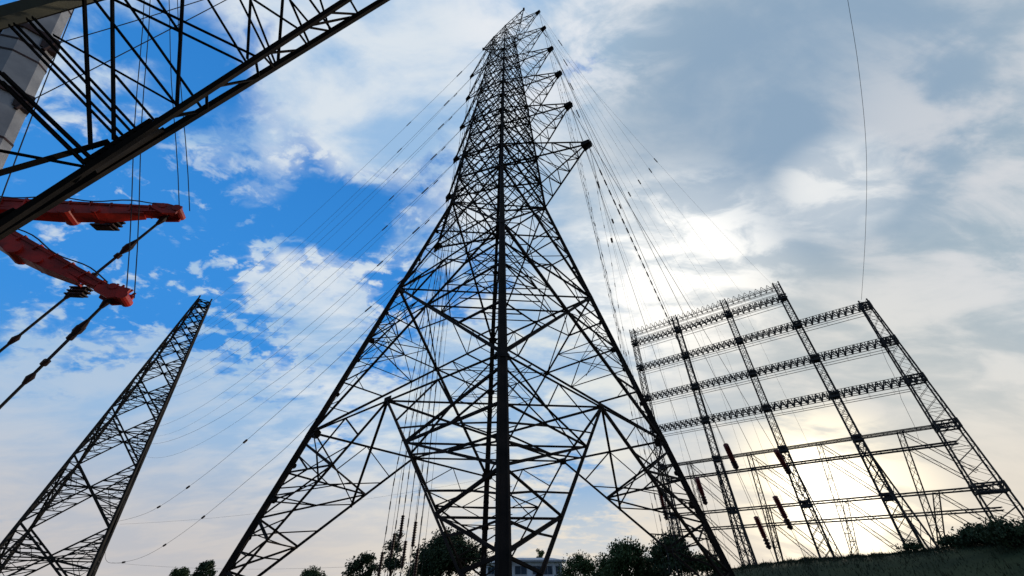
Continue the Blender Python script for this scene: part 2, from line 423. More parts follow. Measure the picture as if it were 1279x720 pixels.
# crossarms
n_ = V((math.sin(TA), -math.cos(TA), 0)); r_ = V((math.cos(TA), math.sin(TA), 0)); darm = ((n_+r_)/math.sqrt(2))
LR = [.404, .364, .344, .3225, .2985, .276]; LL = [.37, .343, .331, .318, .301, .293]
tipsR, tipsL = [], []
def crossarm(h, ln, sgn, dh, s_):
    ia, ib = (0, 1) if sgn > 0 else (3, 2)
    d = darm*sgn; tip = V((TCX, TCY, EYE+h*DM))+d*(ln*DM)
    a0, b0, a1, b1 = leg(ia, h), leg(ib, h), leg(ia, h+dh), leg(ib, h+dh)
    mb = MB(); W, T2 = .15*s_, .07*s_
    e = tip+V((0, 0, .25))
    for p in (a0, b0): mb.ang(p, tip, W)
    for p in (a1, b1): mb.ang(p, e, W*.9)
    n = 5
    for k in range(1, n):
        t0, t1 = (k-1)/n, k/n
        A, B = lerp(a0, tip, t1), lerp(b0, tip, t1); Ap, Bp = lerp(a0, tip, t0), lerp(b0, tip, t0)
        mb.ang(A, B, T2); mb.ang(Ap, B, T2); 
        A2, B2 = lerp(a1, e, t1), lerp(b1, e, t1); A2p, B2p = lerp(a1, e, t0), lerp(b1, e, t0)
        mb.ang(A, A2, T2); mb.ang(B, B2, T2); mb.ang(A, A2p, T2); mb.ang(B, B2p, T2); mb.ang(A2, B2, T2*.8); mb.ang(A2p, B2, T2*.8)
    o = mb.build('cross_arm', STEEL, tw)
    mb = MB(); mb.box(tip-d*.55+V((0, 0, .1)), tip+d*.15+V((0, 0, .05)), .7*s_, .55*s_, None, .45*s_, .4*s_)
    mb.box(tip+V((0, 0, -.55)), tip+V((0, 0, .1)), .12, .5*s_, d)
    q = mb.build('tip_plate', STEEL, o)
    return tip
for k, h in enumerate(arms_h):
    s_ = 1-.07*k; dh = .15 if k < 5 else .11
    tipsR.append(crossarm(h, LR[k], 1, dh, s_)); tipsL.append(crossarm(h, LL[k], -1, dh, s_))
for sgn, ln in ((1, .166), (-1, .197)):
    ia, ib = (0, 1) if sgn > 0 else (3, 2)
    tip = V((TCX, TCY, EYE+2.97*DM))+darm*sgn*ln*DM; mb = MB()
    for p in (leg(ia, 2.69), leg(ib, 2.69), leg(ia, 2.8), leg(ib, 2.8)): mb.ang(p, tip, .10)
    for t in (.2, .4, .6, .8):
        q = [lerp(leg(i, h), tip, t) for i, h in ((ia, 2.69), (ib, 2.69), (ib, 2.8), (ia, 2.8))]
        for i in range(4): mb.ang(q[i], q[(i+1) % 4], .05)
        mb.ang(lerp(leg(ia, 2.69), tip, t-.2), q[1], .05)
    mb.box(tip-V((0, 0, .25)), tip+V((0, 0, .2)), .3, .3); mb.build('earthwire_peak', STEEL, tw)
    (tipsR if sgn > 0 else tipsL).append(tip)

# ------------------------------------------------------------------ far left tower
az2 = R(44.2); R2 = 126.0; c2x, c2y = -R2*math.sin(az2), R2*math.cos(az2)
psi = R(51)
tocam = V((-c2x, -c2y, 0)).normalized(); right = V((-tocam.y, tocam.x, 0))     # right as seen from the camera
if right.x < 0: right = -right
Ld = [right*math.cos(psi)+tocam*math.sin(psi), right*math.sin(psi)-tocam*math.cos(psi)]
Ld = [Ld[0], Ld[1], -Ld[0], -Ld[1]]
H2 = 66.0
leg2 = lambda i, z: V((c2x, c2y, z))+Ld[i % 4]*lerp(10.3, 2.0, z/H2)
t2 = empty('lattice_tower', (c2x, c2y, 0), 'narrow tapering lattice tower standing far off at left under the red crane arms', 'pylon')
lv = [0, 11, 23, 33.3, 41.6, 48.5, 54, 58.5, 62, 64.6, 66.0]
for i in range(4):
    mb = MB(); mb.box(leg2(i, -.2), leg2(i, H2), .48, .48, None, .32, .32); mb.build('leg', STEEL2, t2)
for a, b in faces:
    for j, (z0, z1) in enumerate(zip(lv, lv[1:])):
        mb = MB(); s_ = 1-.35*j/9
        n = 3 if j < 4 else 2 if j < 7 else 1
        A0, B0, A1, B1 = leg2(a, z0), leg2(b, z0), leg2(a, z1), leg2(b, z1)
        t = (A0-B0).length/((A0-B0).length+(A1-B1).length); X = lerp(A0, B1, t); 
        mb.ang(A0, B1, .32*s_); mb.ang(B0, A1, .32*s_)
        for s, P0, P1 in ((a, A0, A1), (b, B0, B1)):
            S = lerp(P0, P1, t); mb.ang(S, X, .22*s_)
            for Q in (P0, P1):
                for k in range(1, n+1):
                    u = k/(n+1); l_, d_ = lerp(Q, S, u), lerp(Q, X, u); mb.ang(l_, d_, .17*s_)
                    ln, dn = lerp(Q, S, (k+1)/(n+1)), lerp(Q, X, (k+1)/(n+1))
                    mb.ang(l_, dn, .17*s_)
                    if n > 2 and k > 1: mb.ang(lerp(l_, d_, .5), lerp(ln, dn, .5), .09); mb.ang(lerp(l_, d_, .5), ln, .09)
        if j == 9: mb.ang(A1, B1, .2)
        mb.build('bracing', STEEL2, t2)
for i in range(4):
    p = leg2(i, H2); mb = MB(); mb.box(p, p+V((0, 0, 1.1)), .25, .25); mb.build('finial', STEEL2, t2)
for i in range(4):
    ft = MB(); p = leg2(i, 0); ft.box(V((p.x, p.y, -.4)), V((p.x, p.y, .4)), 1.6, 1.6, None, 1.2, 1.2); ft.build('footing', CONC, t2)

# ------------------------------------------------------------------ test gantry on the right
Y5 = 60.; P5 = V((1.108*Y5, Y5, 0)); U = V((-.807, .59, 0)).normalized(); W_ = V((.59, .807, 0)).normalized()
SS = [0, .186*Y5, .367*Y5, .555*Y5, .734*Y5]
G = empty('gantry_frame', P5, 'huge open steel gantry of five masts and zigzag beams on the grass bank', 'gantry')
def zf(h): return EYE+h*Y5
def lattice_box(mb, p, q, w0, d0, w1, d1, ua, va, cw, lw, step, xx=True):
    n = max(2, round((q-p).length/step))
    cor = [(-1, -1), (1, -1), (1, 1), (-1, 1)]
    def pt(i, t):
        c = cor[i % 4]; return lerp(p, q, t)+ua*(c[0]*lerp(w0, w1, t)/2)+va*(c[1]*lerp(d0, d1, t)/2)
    for i in range(4): mb.ang(pt(i, 0), pt(i, 1), cw)
    for k in range(n):
        t0, t1 = k/n, (k+1)/n
        for i in range(4):
            a, b = (i, i+1) if (k % 2 or not xx) else (i+1, i)
            mb.tri(pt(a, t0), pt(b, t1), lw)
            if k % 3 == 0: mb.tri(pt(i, t0), pt(i+1, t0), lw)
            if xx and i % 2 == 0: mb.tri(pt(b, t0), pt(a, t1), lw*.8)
for k, s in enumerate(SS):
    base = P5+U*s; gz = ground_z(base.x, base.y); top = zf(.714 if k == 0 else .873)+.3
    mb = MB(); b0 = V((base.x, base.y, gz-.3)); sp = V((base.x, base.y, zf(.33))); tp = V((base.x, base.y, top))
    if k == 0:
        lattice_box(mb, b0, tp, 3.4, 2.4, 1.25, 1.2, U, W_, .17, .04, 1.9)
    else:
        lattice_box(mb, sp, tp, 1.15, 1.3, 1.05, 1.1, U, W_, .15, .05, 1.25)
        lattice_box(mb, b0, sp, 1.9, 1.6, 1.15, 1.3, U, W_, .17, .055, 1.6)
        rk = b0-W_*5.0-U*1.5; rk.z = ground_z(rk.x, rk.y)-.3
        lattice_box(mb, rk, sp-V((0, 0, 1)), 1., 1., .8, .8, U, W_, .14, .05, 1.8, False)
    for h in (.813, .70, .575, .455, .33, .185):
        if k == 0 and h > .7: continue
        c = V((base.x, base.y, zf(h))); sz = 1.5 if k else 1.5
        for dz_ in (-.4, .3):
            for sg in (-1, 1) if k else ():
                mb.box(c+V((0, 0, dz_))+W_*sg*sz*.45-U*sz*.5, c+V((0, 0, dz_))+W_*sg*sz*.45+U*sz*.5, .16, .3)
        if k: mb.box(c-V((0, 0, .5)), c+V((0, 0, .3)), .5, .9, U)
        else:
            wd = lerp(3.4, 1.25, (zf(h)-gz)/(top-gz)); dw = lerp(2.4, 1.2, (zf(h)-gz)/(top-gz))
            for z_ in (-.55, .45):
                for sg in (-1, 1):
                    mb.box(c+V((0, 0, z_))+W_*sg*dw/2-U*wd/2, c+V((0, 0, z_))+W_*sg*dw/2+U*wd/2, .14, .22)
                    mb.box(c+V((0, 0, z_))+U*sg*wd/2-W_*dw/2, c+V((0, 0, z_))+U*sg*wd/2+W_*dw/2, .14, .22)
            for j in range(6):
                for sg in (-1, 1):
                    mb.tri(c+U*wd*(j/6-.5)+W_*sg*dw/2+V((0, 0, -.5 if j % 2 else .4)), c+U*wd*((j+1)/6-.5)+W_*sg*dw/2+V((0, 0, .4 if j % 2 else -.5)), .07)
            for sx in (-1, 1):
                for sy in (-1, 1): mb.box(c+U*sx*wd/2+W_*sy*dw/2-V((0, 0, .7)), c+U*sx*wd/2+W_*sy*dw/2+V((0, 0, .6)), .3, .3, U)
    mb.build('mast', GSTEEL, G)
    ft = MB(); ft.box(V((base.x, base.y, gz-.6)), V((base.x, base.y, gz+.25)), 2.2 if k else 4.6, 2.2 if k else 4, U); ft.build('footing', CONC, G)
def gbeam(h, s0, s1, full=True, hh=1.25):
    mb = MB(); a = P5+U*s0; b = P5+U*s1; a.z = b.z = zf(h); n = int((b-a).length/1.1)
    for sg in (-1, 1):
        o = W_*sg*.55
        for dz_ in (0, hh):
            if dz_ == 0 or full: mb.ang(a+o+V((0, 0, dz_-hh/2)), b+o+V((0, 0, dz_-hh/2)), .10 if dz_ == 0 else .07)
        for k in range(n):
            p = lerp(a, b, k/n)+o; m = lerp(a, b, (k+.5)/n)+o; q = lerp(a, b, (k+1)/n)+o
            z0, z1 = V((0, 0, -hh/2)), V((0, 0, hh/2))
            r = .10 if full else .06
            mb.tri(p+z0, m+z1, r); mb.tri(m+z1, q+z0, r)
            if full: mb.tri(p+z0, p+z1, .085); mb.tri(lerp(m, p, .3)+z1*.2, lerp(m, q, .6)+z1*.3, .12)
            elif sg > 0: mb.tri(p+z0, p+z1, .05)
    for k in range(0, n, 2): 
        p = lerp(a, b, k/n); mb.tri(p-W_*.55-V((0, 0, hh/2)), p+W_*.55-V((0, 0, hh/2)), .05)
    for sg in (-1, 1):
        o = W_*sg*.6; mb.ang(a+o-V((0, 0, hh/2+.95)), b+o-V((0, 0, hh/2+.95)), .075)
        for k in range(0, n, 3):
            p = lerp(a, b, k/n)+o-V((0, 0, hh/2)); mb.tri(p, p-V((0, 0, .95)), .02)
    mb.build('zigzag_beam' if full else 'top_rail', GSTEEL, G)
gbeam(.865, SS[1], SS[4], False)
gbeam(.813, SS[1], SS[4]); gbeam(.70, 0, SS[4]); gbeam(.575, 0, SS[4]); gbeam(.455, 0, SS[4])
for h in (.33, .185):
    mb = MB()
    for dz_ in (0, -2.6):
        a = P5+V((0, 0, zf(h)+dz_)); b = a+U*SS[4]; a.z = b.z = zf(h)+dz_
        for zz_ in (-.17, .17):
            for sg in (-.35, .35): mb.ang(a+V((0, 0, zz_))+W_*sg, b+V((0, 0, zz_))+W_*sg, .12)
        n = 42
        for k in range(n):
            p, q = lerp(a, b, k/n), lerp(a, b, (k+1)/n); sg = 1 if k % 2 else -1
            mb.tri(p+V((0, 0, .17*sg))+W_*.35, q-V((0, 0, .17*sg))+W_*.35, .025)
    mb.build('double_beam', GSTEEL, G)
    for k in range(4):
        mid = (SS[k]+SS[k+1])/2; c = P5+U*mid; 
        for dz_ in (0, -2.6):
            mb = MB(); p = V((c.x, c.y, zf(h)+dz_)); q = P5+U*SS[k]; q.z = zf(h)+dz_-6.6
            if q.z < ground_z(q.x, q.y): q = lerp(p, q, .86)
            d1 = (q-p).normalized(); up = d1.cross(W_).normalized()
            for sg in (-.24, .24): mb.ang(p+up*sg, q+up*sg, .11)
            nn = 9
            for j in range(nn): mb.tri(lerp(p, q, j/nn)+up*(.2 if j % 2 else -.2), lerp(p, q, (j+1)/nn)-up*(.2 if j % 2 else -.2), .022)
            mb.build('knee_brace', GSTEEL, G)
        mb = MB(); q = c+W_*9+U*2.; q.z = ground_z(q.x, q.y)
        p = V((c.x, c.y, zf(h)))
        lattice_box(mb, q, p, .9, .9, .7, .7, U, W_, .10, .035, 1.4, False)
        mb.build('back_strut', GSTEEL, G)

# ------------------------------------------------------------------ cables
def catenary(a, b, sag, n=24, wob=0):
    pts = []
    for i in range(n+1):
        t = i/n; p = lerp(a, b, t); p.z -= 4*sag*t*(1-t)
        if wob: p += V((math.sin(t*23)*wob, math.sin(t*17+1)*wob, 0))
        pts.append(p)
    return pts
def insul(a, d, ln, r, m, parent, name='insulator', sheds=9):
    mb = MB(); d = d.normalized(); mb.rod(a, a+d*ln, r*.6, 8)
    for i in range(sheds):
        c = a+d*ln*(i+.5)/sheds; mb.rod(c-d*ln*.012, c+d*ln*.3/sheds, r, 10, r*.45)
    return mb.build(name, m, parent)
def cable(pts, r, name, label, cat, group, m=None, knots=(), kn=1.):
    mb = MB(); off = pts[0]; mb.tube(pts, r)
    for p, d in knots: mb.box(p, p+d*.5*kn, .08*kn, .06*kn)
    o = mb.build(name, m or ROPE, None, off)
    return tag(o, label, cat, group)
def at_len(pts, L0):
    acc = 0
    for p, q in zip(pts, pts[1:]):
        l_ = (q-p).length
        if acc+l_ >= L0: return lerp(p, q, (L0-acc)/l_), (q-p).normalized()
        acc += l_
    return pts[-1], (pts[-1]-pts[-2]).normalized()
def child_ins(o, pts, L0, ln, r, m, nm='insulator', sheds=9):
    p, d = at_len(pts, L0); insul(p, d, ln, r, m, o, nm, sheds)
ordn = ['lowest', 'second lowest', 'third lowest', 'fourth lowest', 'third from the top', 'second from the top', 'topmost']
# conductors from the left crossarms to the far left tower
zend = [27, 33, 40, 47, 54, 60, 65.5]
for k in range(7):
    e = leg2(1, zend[k]) if k % 2 else leg2(0, zend[k])
    pts = catenary(tipsL[k]-V((0, 0, .5)), e, 5.5 if k < 6 else 4, 30)
    o = cable(pts, .021, 'conductor_cable', '%s of seven thin conductors from the pylon left to the far tower' % ordn[k], 'cable', 'conductors to the far left tower')
    child_ins(o, pts, 5.0, 1.3, .12, INS, 'insulator', 7); child_ins(o, pts, 11+1.2*k, 1.2, .10, INS, 'insulator', 7)
    if k < 6:
        pts2 = catenary(tipsL[k]-V((0, 0, .6)), e-V((0, 0, 2.2)), 7.5, 30)
        o = cable(pts2, .014, 'conductor_cable', '%s of six slack strands under the conductors to the far left tower' % (ordn[:5]+['topmost'])[k], 'cable', 'slack strands to the far left tower')
        child_ins(o, pts2, 3.2, .8, .09, INS, 'insulator', 5)
# two slack ropes sagging low at left
def through(px_pts, deps):
    return [V((0, 0, EYE))+ray(x, y)*d for (x, y), d in zip(px_pts, deps)]
def spline(P_, n=8):
    out = []
    for i in range(len(P_)-1):
        p0, p1, p2, p3 = P_[max(i-1, 0)], P_[i], P_[i+1], P_[min(i+2, len(P_)-1)]
        for k in range(n):
            t = k/n; out.append(.5*((2*p1)+(p2-p0)*t+(2*p0-5*p1+4*p2-p3)*t*t+(3*p1-p0-3*p2+p3)*t**3))
    return out+[P_[-1]]
base_l1 = tipsL[0]
ptsA = spline([V(leg2(1, 14))]+through([(144, 652), (190, 638), (256, 593), (339, 523), (453, 418)], [88, 82, 72, 61, 47])+[base_l1], 8)
o = cable(ptsA, .028, 'stay_rope', 'upper of two slack ropes looping from the far left tower up to the central pylon', 'rope', 'slack ropes at lower left')
for L0 in (24, 38, 62): child_ins(o, ptsA, L0, 1.3, .19, INS, 'insulator', 4)
ptsB = spline([V(leg2(1, 8.5))]+through([(136, 703), (178, 696), (232, 663), (314, 596), (369, 548), (470, 440)], [84, 78, 70, 58, 51, 40])+[leg(3, .95)], 8)
o = cable(ptsB, .028, 'stay_rope', 'lower of two slack ropes looping from the far left tower, nearest the treetops', 'rope', 'slack ropes at lower left')
for L0 in (11, 30, 48): child_ins(o, ptsB, L0, 1.2, .17, INS, 'insulator', 4)
for k, (p0, p1, nm) in enumerate([((150, 655), (620, 596), 'thin nearly level wire running from the upper slack loop behind the pylon'), ((140, 703), (560, 700), 'thin level wire just above the treetops at left')]):
    a, b = through([p0, p1], [86, 66]); cable(catenary(a, b, 1.2, 16), .014, 'tag_line', nm, 'wire', None)
# hanging ropes with insulator strings under the left crossarms
for k in range(6):
    t = tipsL[k]-V((0, 0, .6)); foot = V((t.x*1.0, t.y*1.0, .1)) + darm*(.4*k-.6)
    pts = catenary(t, foot, 0, 40, .05); KN = [at_len(pts, 3+1.5*j) for j in range(int(t.z/1.5))]
    o = cable(pts, .022, 'hanging_rope', 'knotted plumb rope dropping from the %s left crossarm' % (ordn[:5]+['topmost'])[k], 'rope', 'plumb ropes under the left crossarms', None, KN)
    h = 2.0+.5*((k*2) % 5); p, d = at_len(pts, t.z-h-2.4); insul(p+V((0, 0, -.9)), V((0, 0, -1)), 1.35, .15, INS, o, 'insulator', 10)
    pts3 = [q+V((.35, .25, 0)) for q in pts[2:]]
    cable(pts3, .012, 'hanging_rope', 'thin plain line beside the plumb rope of the %s left crossarm' % (ordn[:5]+['topmost'])[k], 'rope', 'twin lines under the left crossarms')
# ropes from the right crossarms: conductors to the gantry, hauling ropes with red insulators to the ground
for k in range(7):
    s = SS[4]-(.4+5.2*k if k < 6 else 33)
    e = P5+U*max(s, SS[1]+.5); e.z = zf(.865)
    pts = catenary(tipsR[k]-V((0, 0, .4)), e, 2.5, 24)
    o = cable(pts, .012, 'conductor_cable', '%s of seven thin conductors from the pylon to the gantry top' % ordn[k], 'cable', 'conductors to the gantry')
    child_ins(o, pts, 4.5, 1.0, .09, INS, 'insulator', 6); child_ins(o, pts, 15+3.*k, 1.0, .12, INS, 'insulator', 5)
for k in range(5):
    t = tipsR[k]-V((0, 0, .6)); foot = V((t.x+1.5+.5*k, t.y+6-k, .1)); pts = catenary(t, foot, 0, 30, .05)
    cable(pts, .007, 'hanging_rope', 'thin knotted rope hanging from the %s right crossarm' % ordn[k], 'rope', 'knotted ropes under the right crossarms', None, [at_len(pts, 3+1.6*j) for j in range(int(t.z/1.7))], .55)
for k in range(6):
    e = P5+U*(SS[4]-1.5-4.6*k); e.z = zf(.70); pts = catenary(tipsR[k]-V((0, 0, .9)), e, 4., 24)
    cable(pts, .008, 'conductor_cable', 'faint lower wire from the %s right crossarm to the second gantry beam' % (ordn[:5]+['topmost'])[k], 'cable', 'faint wires to the gantry')
reds = [(912, 568, .60), (976, 575, .62), (875, 611, .72), (976, 637, .78), (951, 662, .85), (827, 626, .78)]
rdesc = ['second from the left among the upper ones', '', '', '', '', '']
rl = ['hauling rope from the lowest right crossarm, with a red insulator by the second mast',
      'hauling rope from the second lowest right crossarm, red insulator against the third mast',
      'hauling rope from the third lowest right crossarm, its red insulator left of the second mast',
      'hauling rope whose red insulator hangs just left of the low sun',
      'hauling rope with the lowest red insulator, just above the grass bank',
      'hauling rope with the red insulator seen through the right pylon leg']
order = [0, 1, 2, 3, 4, 5]
for k in range(6):
    x, y, fr = reds[k]; T = tipsR[order[k]]-V((0, 0, .6))
    # straight rope: tip -> insulator point, then on to the ground
    dq = ray(x, y); rp = V((0, 0, EYE))+dq*(44+3*(k % 3)); d = (rp-T).normalized()
    L_ = (rp.z-ground_z(rp.x, rp.y))/max(.05, -d.z); E = rp+d*L_
    for _ in range(4): E = rp+d*((rp.z-ground_z(E.x, E.y))/max(.05, -d.z))
    pts = [lerp(T, E, i/30) for i in range(31)]
    o = cable(pts, .024, 'hauling_rope', rl[k], 'rope', 'hauling ropes with red insulators')
    insul(rp-d*1.6, d, 2.6, .30, REDI, o, 'insulator', 12); insul(rp+d*1.1, d, 1.2, .33, INS, o, 'pulley_block', 3)
    if k == 0:
        mb = MB()
        for j in range(22): 
            c = T+d*(2.0+.95*j); mb.rod(c, c+d*.5, .06, 6)
        mb.build('insulator', INS, o)
        
# fine lines hanging inside the gantry bays
for k in range(8):
    s = SS[4]-2.2-3.3*k; a = P5+U*s-W_*.8; a.z = zf(.85 if s > SS[1] else .70); b = a-W_*9-U*1.0; b.z = ground_z(b.x, b.y)
    cable(catenary(a, b, 1.0, 12), .016, 'hanging_rope', 'thin rope slanting through the gantry bays, %s from its left end' % ['first', 'second', 'third', 'fourth', 'fifth', 'sixth', 'seventh', 'eighth'][k], 'rope', 'ropes hanging through the gantry bays')
# single wavy wire rising out of the top of the picture
mt = V((P5.x, P5.y, zf(.714)+.6))
pts = spline([mt]+through([(1081, 290), (1082, 190), (1073, 90), (1058, -5), (1035, -140)], [64, 60, 56, 53, 50]), 10)
cable(pts, .026, 'cable', 'single wavy cable rising into the sky from the top of the rightmost gantry mast', 'cable', None)
pts = catenary(mt-V((0, 0, .6)), V((P5.x-4.5, P5.y+1, zf(.3))), 0, 12, .1)
cable(pts, .025, 'hanging_rope', 'thin rope hanging from the rightmost gantry mast top into its end bay', 'rope', None)

# ------------------------------------------------------------------ crane at left
CBP = V((0, 0, EYE))+ray(25, 75)*12.0; BD = V((-.142, -.255, .956)).normalized()
tb = (CBP.z-2.2)/BD.z; BF = CBP-BD*tb; BH = CBP+BD*22
cr = empty('mobile_crane', (BF.x-1.5, BF.y+.8, 0), 'crane at the left edge with thick grey boom and two red arms', 'crane')
side = BD.cross(V((0, 1, 0))).normalized(); fw = side.cross(BD).normalized()
def octo(w_, h_):
    c = .22*w_; return [(-w_/2+c, -h_/2), (w_/2-c, -h_/2), (w_/2, -h_/2+c*1.3), (w_/2, h_/2-c), (w_/2-c, h_/2), (-w_/2+c, h_/2), (-w_/2, h_/2-c), (-w_/2, -h_/2+c*1.3)][::-1]
mb = MB(); mb.prism(BF, CBP+BD*1.0, octo(1.0, 1.02)); bo = mb.build('boom_section', BOOM, cr)
mb = MB(); mb.prism(CBP+BD*1.0, CBP+BD*12, octo(.96, .98)); mb.build('boom_section', BOOM, cr)
mb = MB(); mb.prism(CBP+BD*12, BH, octo(.8, .85)); mb.build('boom_section', BOOM, cr)
mb = MB()
for t in (-3.2, -.2, .3, 2.6, 5.):
    c = CBP+BD*t; mb.prism(c-BD*.03, c+BD*.03, octo(1.03 if t < 1 else .99, 1.05 if t < 1 else 1.01))
mb.build('boom_seam', DRED, cr)
for t in (-1.6, .9):
    mb = MB(); c = CBP+BD*t; mb.prism(c-BD*.10, c+BD*.10, octo(1.12, 1.14)); 
    q = c+V((.56, .1, 0)); mb.box(q-BD*.35, q+BD*.22, .2, .34); mb.rod(q+V((.1, 0, .1)), q+V((.1, 0, -.45)), .05, 6)
    mb.build('boom_collar', DRED, cr)
mb = MB(); mb.box(BH-BD*.8, BH+BD*.6, 1.2, 1.1); mb.rod(BH-side*.7, BH+side*.7, .4, 14); mb.build('boom_head', DRED, cr)
QH = CBP-BD*5.4
A1 = V((0, 0, EYE))+ray(228, 266)*12.0; A2 = V((0, 0, EYE))+ray(160, 376)*10.3
def red_arm(tip, h0, h1, belly):
    d = (tip-QH).normalized(); ln = (tip-QH).length; up = (V((0, 0, 1))-d*d.z).normalized()
    mb = MB(); mb.box(QH, QH+d*ln*.93, h0*.8, h0, up, h1*.8, h1); arm = mb.build('red_arm', RED, cr)
    mb = MB(); s2 = d.cross(up)
    for sg in (-1, 1):                       # flange strips and side stiffeners
        mb.box(QH+s2*sg*h0*.4+up*h0*.3, QH+d*ln*.9+s2*sg*h1*.4+up*h1*.3, .05, .06, up)
        mb.box(QH+s2*sg*h0*.4-up*h0*.3, QH+d*ln*.9+s2*sg*h1*.4-up*h1*.3, .05, .06, up)
    mb.build('flange', RED, arm)
    for j in range(9):
        mb = MB(); c = QH+d*ln*(.12+.09*j); hh_ = lerp(h0, h1, .12+.09*j)
        for sg in (-1, 1): mb.box(c+s2*sg*(hh_*.4+.02)-up*hh_*.42, c+s2*sg*(hh_*.4+.02)+up*hh_*.42, .05, .03, d)
        mb.box(c+up*hh_*.51-s2*hh_*.4, c+up*hh_*.51+s2*hh_*.4, .05, .03, d)
        mb.build('stiffener', RED, arm)
    mb = MB(); mb.tube([QH+d*ln*t+s2*.2+up*(.06*math.sin(t*19)+lerp(h0, h1, t)*.5+.03) for t in [i/24 for i in range(3, 22)]], .018); mb.build('hydraulic_hose', DRED, arm)
    mb = MB(); b = QH+d*ln*belly-up*(h0*.42)
    mb.box(b-d*1.5, b-d*.3, .34, .10, up, .38, .30); mb.box(b-d*.3, b+d*.7, .38, .30, up, .38, .24); mb.box(b+d*.7, b+d*1.5, .38, .24, up, .28, .04)
    mb.rod(b-d*.1-s2*.26-up*.05, b-d*.1+s2*.26-up*.05, .16, 12); mb.rod(b+d*.5-s2*.24-up*.03, b+d*.5+s2*.24-up*.03, .10, 10)
    mb.build('winch_housing', RED, arm)
    mb = MB(); e = QH+d*ln*.93
    for sg in (-1, 1):
        mb.prism(e+s2*sg*.17-s2*.03, e+s2*sg*.17+s2*.03, [(-.28, -.13), (.02, -.24), (.36, -.10), (.38, .08), (.05, .17), (-.30, .14)])
    mb.rod(e+d*.24-s2*.22, e+d*.24+s2*.22, .12, 14); mb.rod(e-d*.1+up*.08-s2*.22, e-d*.1+up*.08+s2*.22, .09, 12)
    mb.box(e-d*.3, e+d*.3, .34, h1*.9, up, .26, .2)
    for j in range(5): mb.rod(e-d*(.2-.12*j)+up*.16, e-d*(.2-.12*j)+up*(.26+.04*(j % 2)), .03, 6)
    mb.build('arm_head', RED, arm)
    return d, up
d1, u1 = red_arm(A1, .42, .29, .50)
d2, u2 = red_arm(A2, .44, .22, .46)
# basket shaped bracket hanging under the upper arm, block under the lower one
def bracket(c, s_):
    mb = MB()
    for j in range(4):
        mb.rod(c+V((-.35+.22*j, 0, .22))*s_, c+V((-.28+.18*j, .05, -.12))*s_, .025*s_, 6)
        mb.rod(c+V((-.35+.22*j, .25, .22))*s_, c+V((-.28+.18*j, .2, -.12))*s_, .025*s_, 6)
    for z in (.22, .05, -.12): mb.box(c+V((-.4, .1, z))*s_, c+V((.4, .1, z-.02))*s_, .3*s_, .05*s_)
    mb.box(c+V((-.35, .1, -.1))*s_, c+V((.3, .1, -.14))*s_, .2*s_, .16*s_)
    mb.build('roller_bracket', DRED, cr)
bracket(V((0, 0, EYE))+ray(131, 278)*11.4, .85)
bracket(V((0, 0, EYE))+ray(95, 364)*10.3, .62)
def guy(a, b, beads, r=.035):
    mb = MB(); mb.rod(a, b, r, 8); g_ = mb.build('guy_rope', ROPE, cr)
    d = (b-a).normalized(); Lg = (b-a).length; s2 = d.cross(V((0, 0, 1))).normalized(); up = s2.cross(d)
    for t, kind in beads:
        c = a+d*t; mb = MB()
        if kind == 'block':
            mb.rod(c-d*.24, c, .04, 8, .09); mb.rod(c, c+d*.16, .10, 10); mb.rod(c+d*.16, c+d*.34, .09, 10, .04); nm = 'rope_socket'
        elif kind == 'turn':
            for sg in (-1, 1): mb.box(c-d*.4+up*sg*.065, c+d*.4+up*sg*.065, .03, .03)
            for e_ in (-.42, .42): mb.rod(c+d*e_-d*.07, c+d*e_+d*.07, .075, 8)
            nm = 'turnbuckle'
        else:
            mb.rod(c-d*.18, c-d*.05, .04, 8, .085); mb.rod(c-d*.05, c+d*.15, .085, 8, .045); nm = 'shackle'
        mb.build(nm, DRED, g_)
ga = QH+(A1-QH)*.93-u1*.12; ge = V((0, 0, EYE))+ray(-235, 629)*10.0
gb = QH+(A2-QH)*.93-u2*.12; gf = V((0, 0, EYE))+ray(-235, 741)*9.0
guy(ga, ge, [(.25, 'sh'), (1.35, 'block'), (2.2, 'turn'), (3.4, 'sh'), (5.2, 'sh'), (6.6, 'sh')])
guy(gb, gf, [(.2, 'sh'), (1.0, 'block'), (1.75, 'turn'), (2.7, 'sh'), (3.9, 'sh'), (5.0, 'sh')])
for tip, dx in ((A1, (-.16, .16)), (A2, (-.13, .09))):
    for q in dx:
        mb = MB(); pts = catenary(tip+V((q, 0, .1)), BH+V((q, 0, 0)), .12, 20, .02); mb.tube(pts, .013); mb.build('hoist_rope', ROPE, cr)
mb = MB()
mb.tube(catenary(CBP+BD*.9+V((.75, .1, 0)), V((0, 0, EYE))+ray(300, -15)*14, .2, 12), .014)
mb.tube(catenary(CBP-BD*1.6+V((.75, .1, 0)), V((0, 0, EYE))+ray(330, -25)*14, .25, 12), .014)
mb.build('control_line', ROPE, cr)
mb = MB(); mb.tube(catenary(CBP+BD*3+V((.8, .1, 0)), CBP-BD*9+V((1.25, .2, 0)), .1, 8), .014); mb.build('control_line', ROPE, cr)
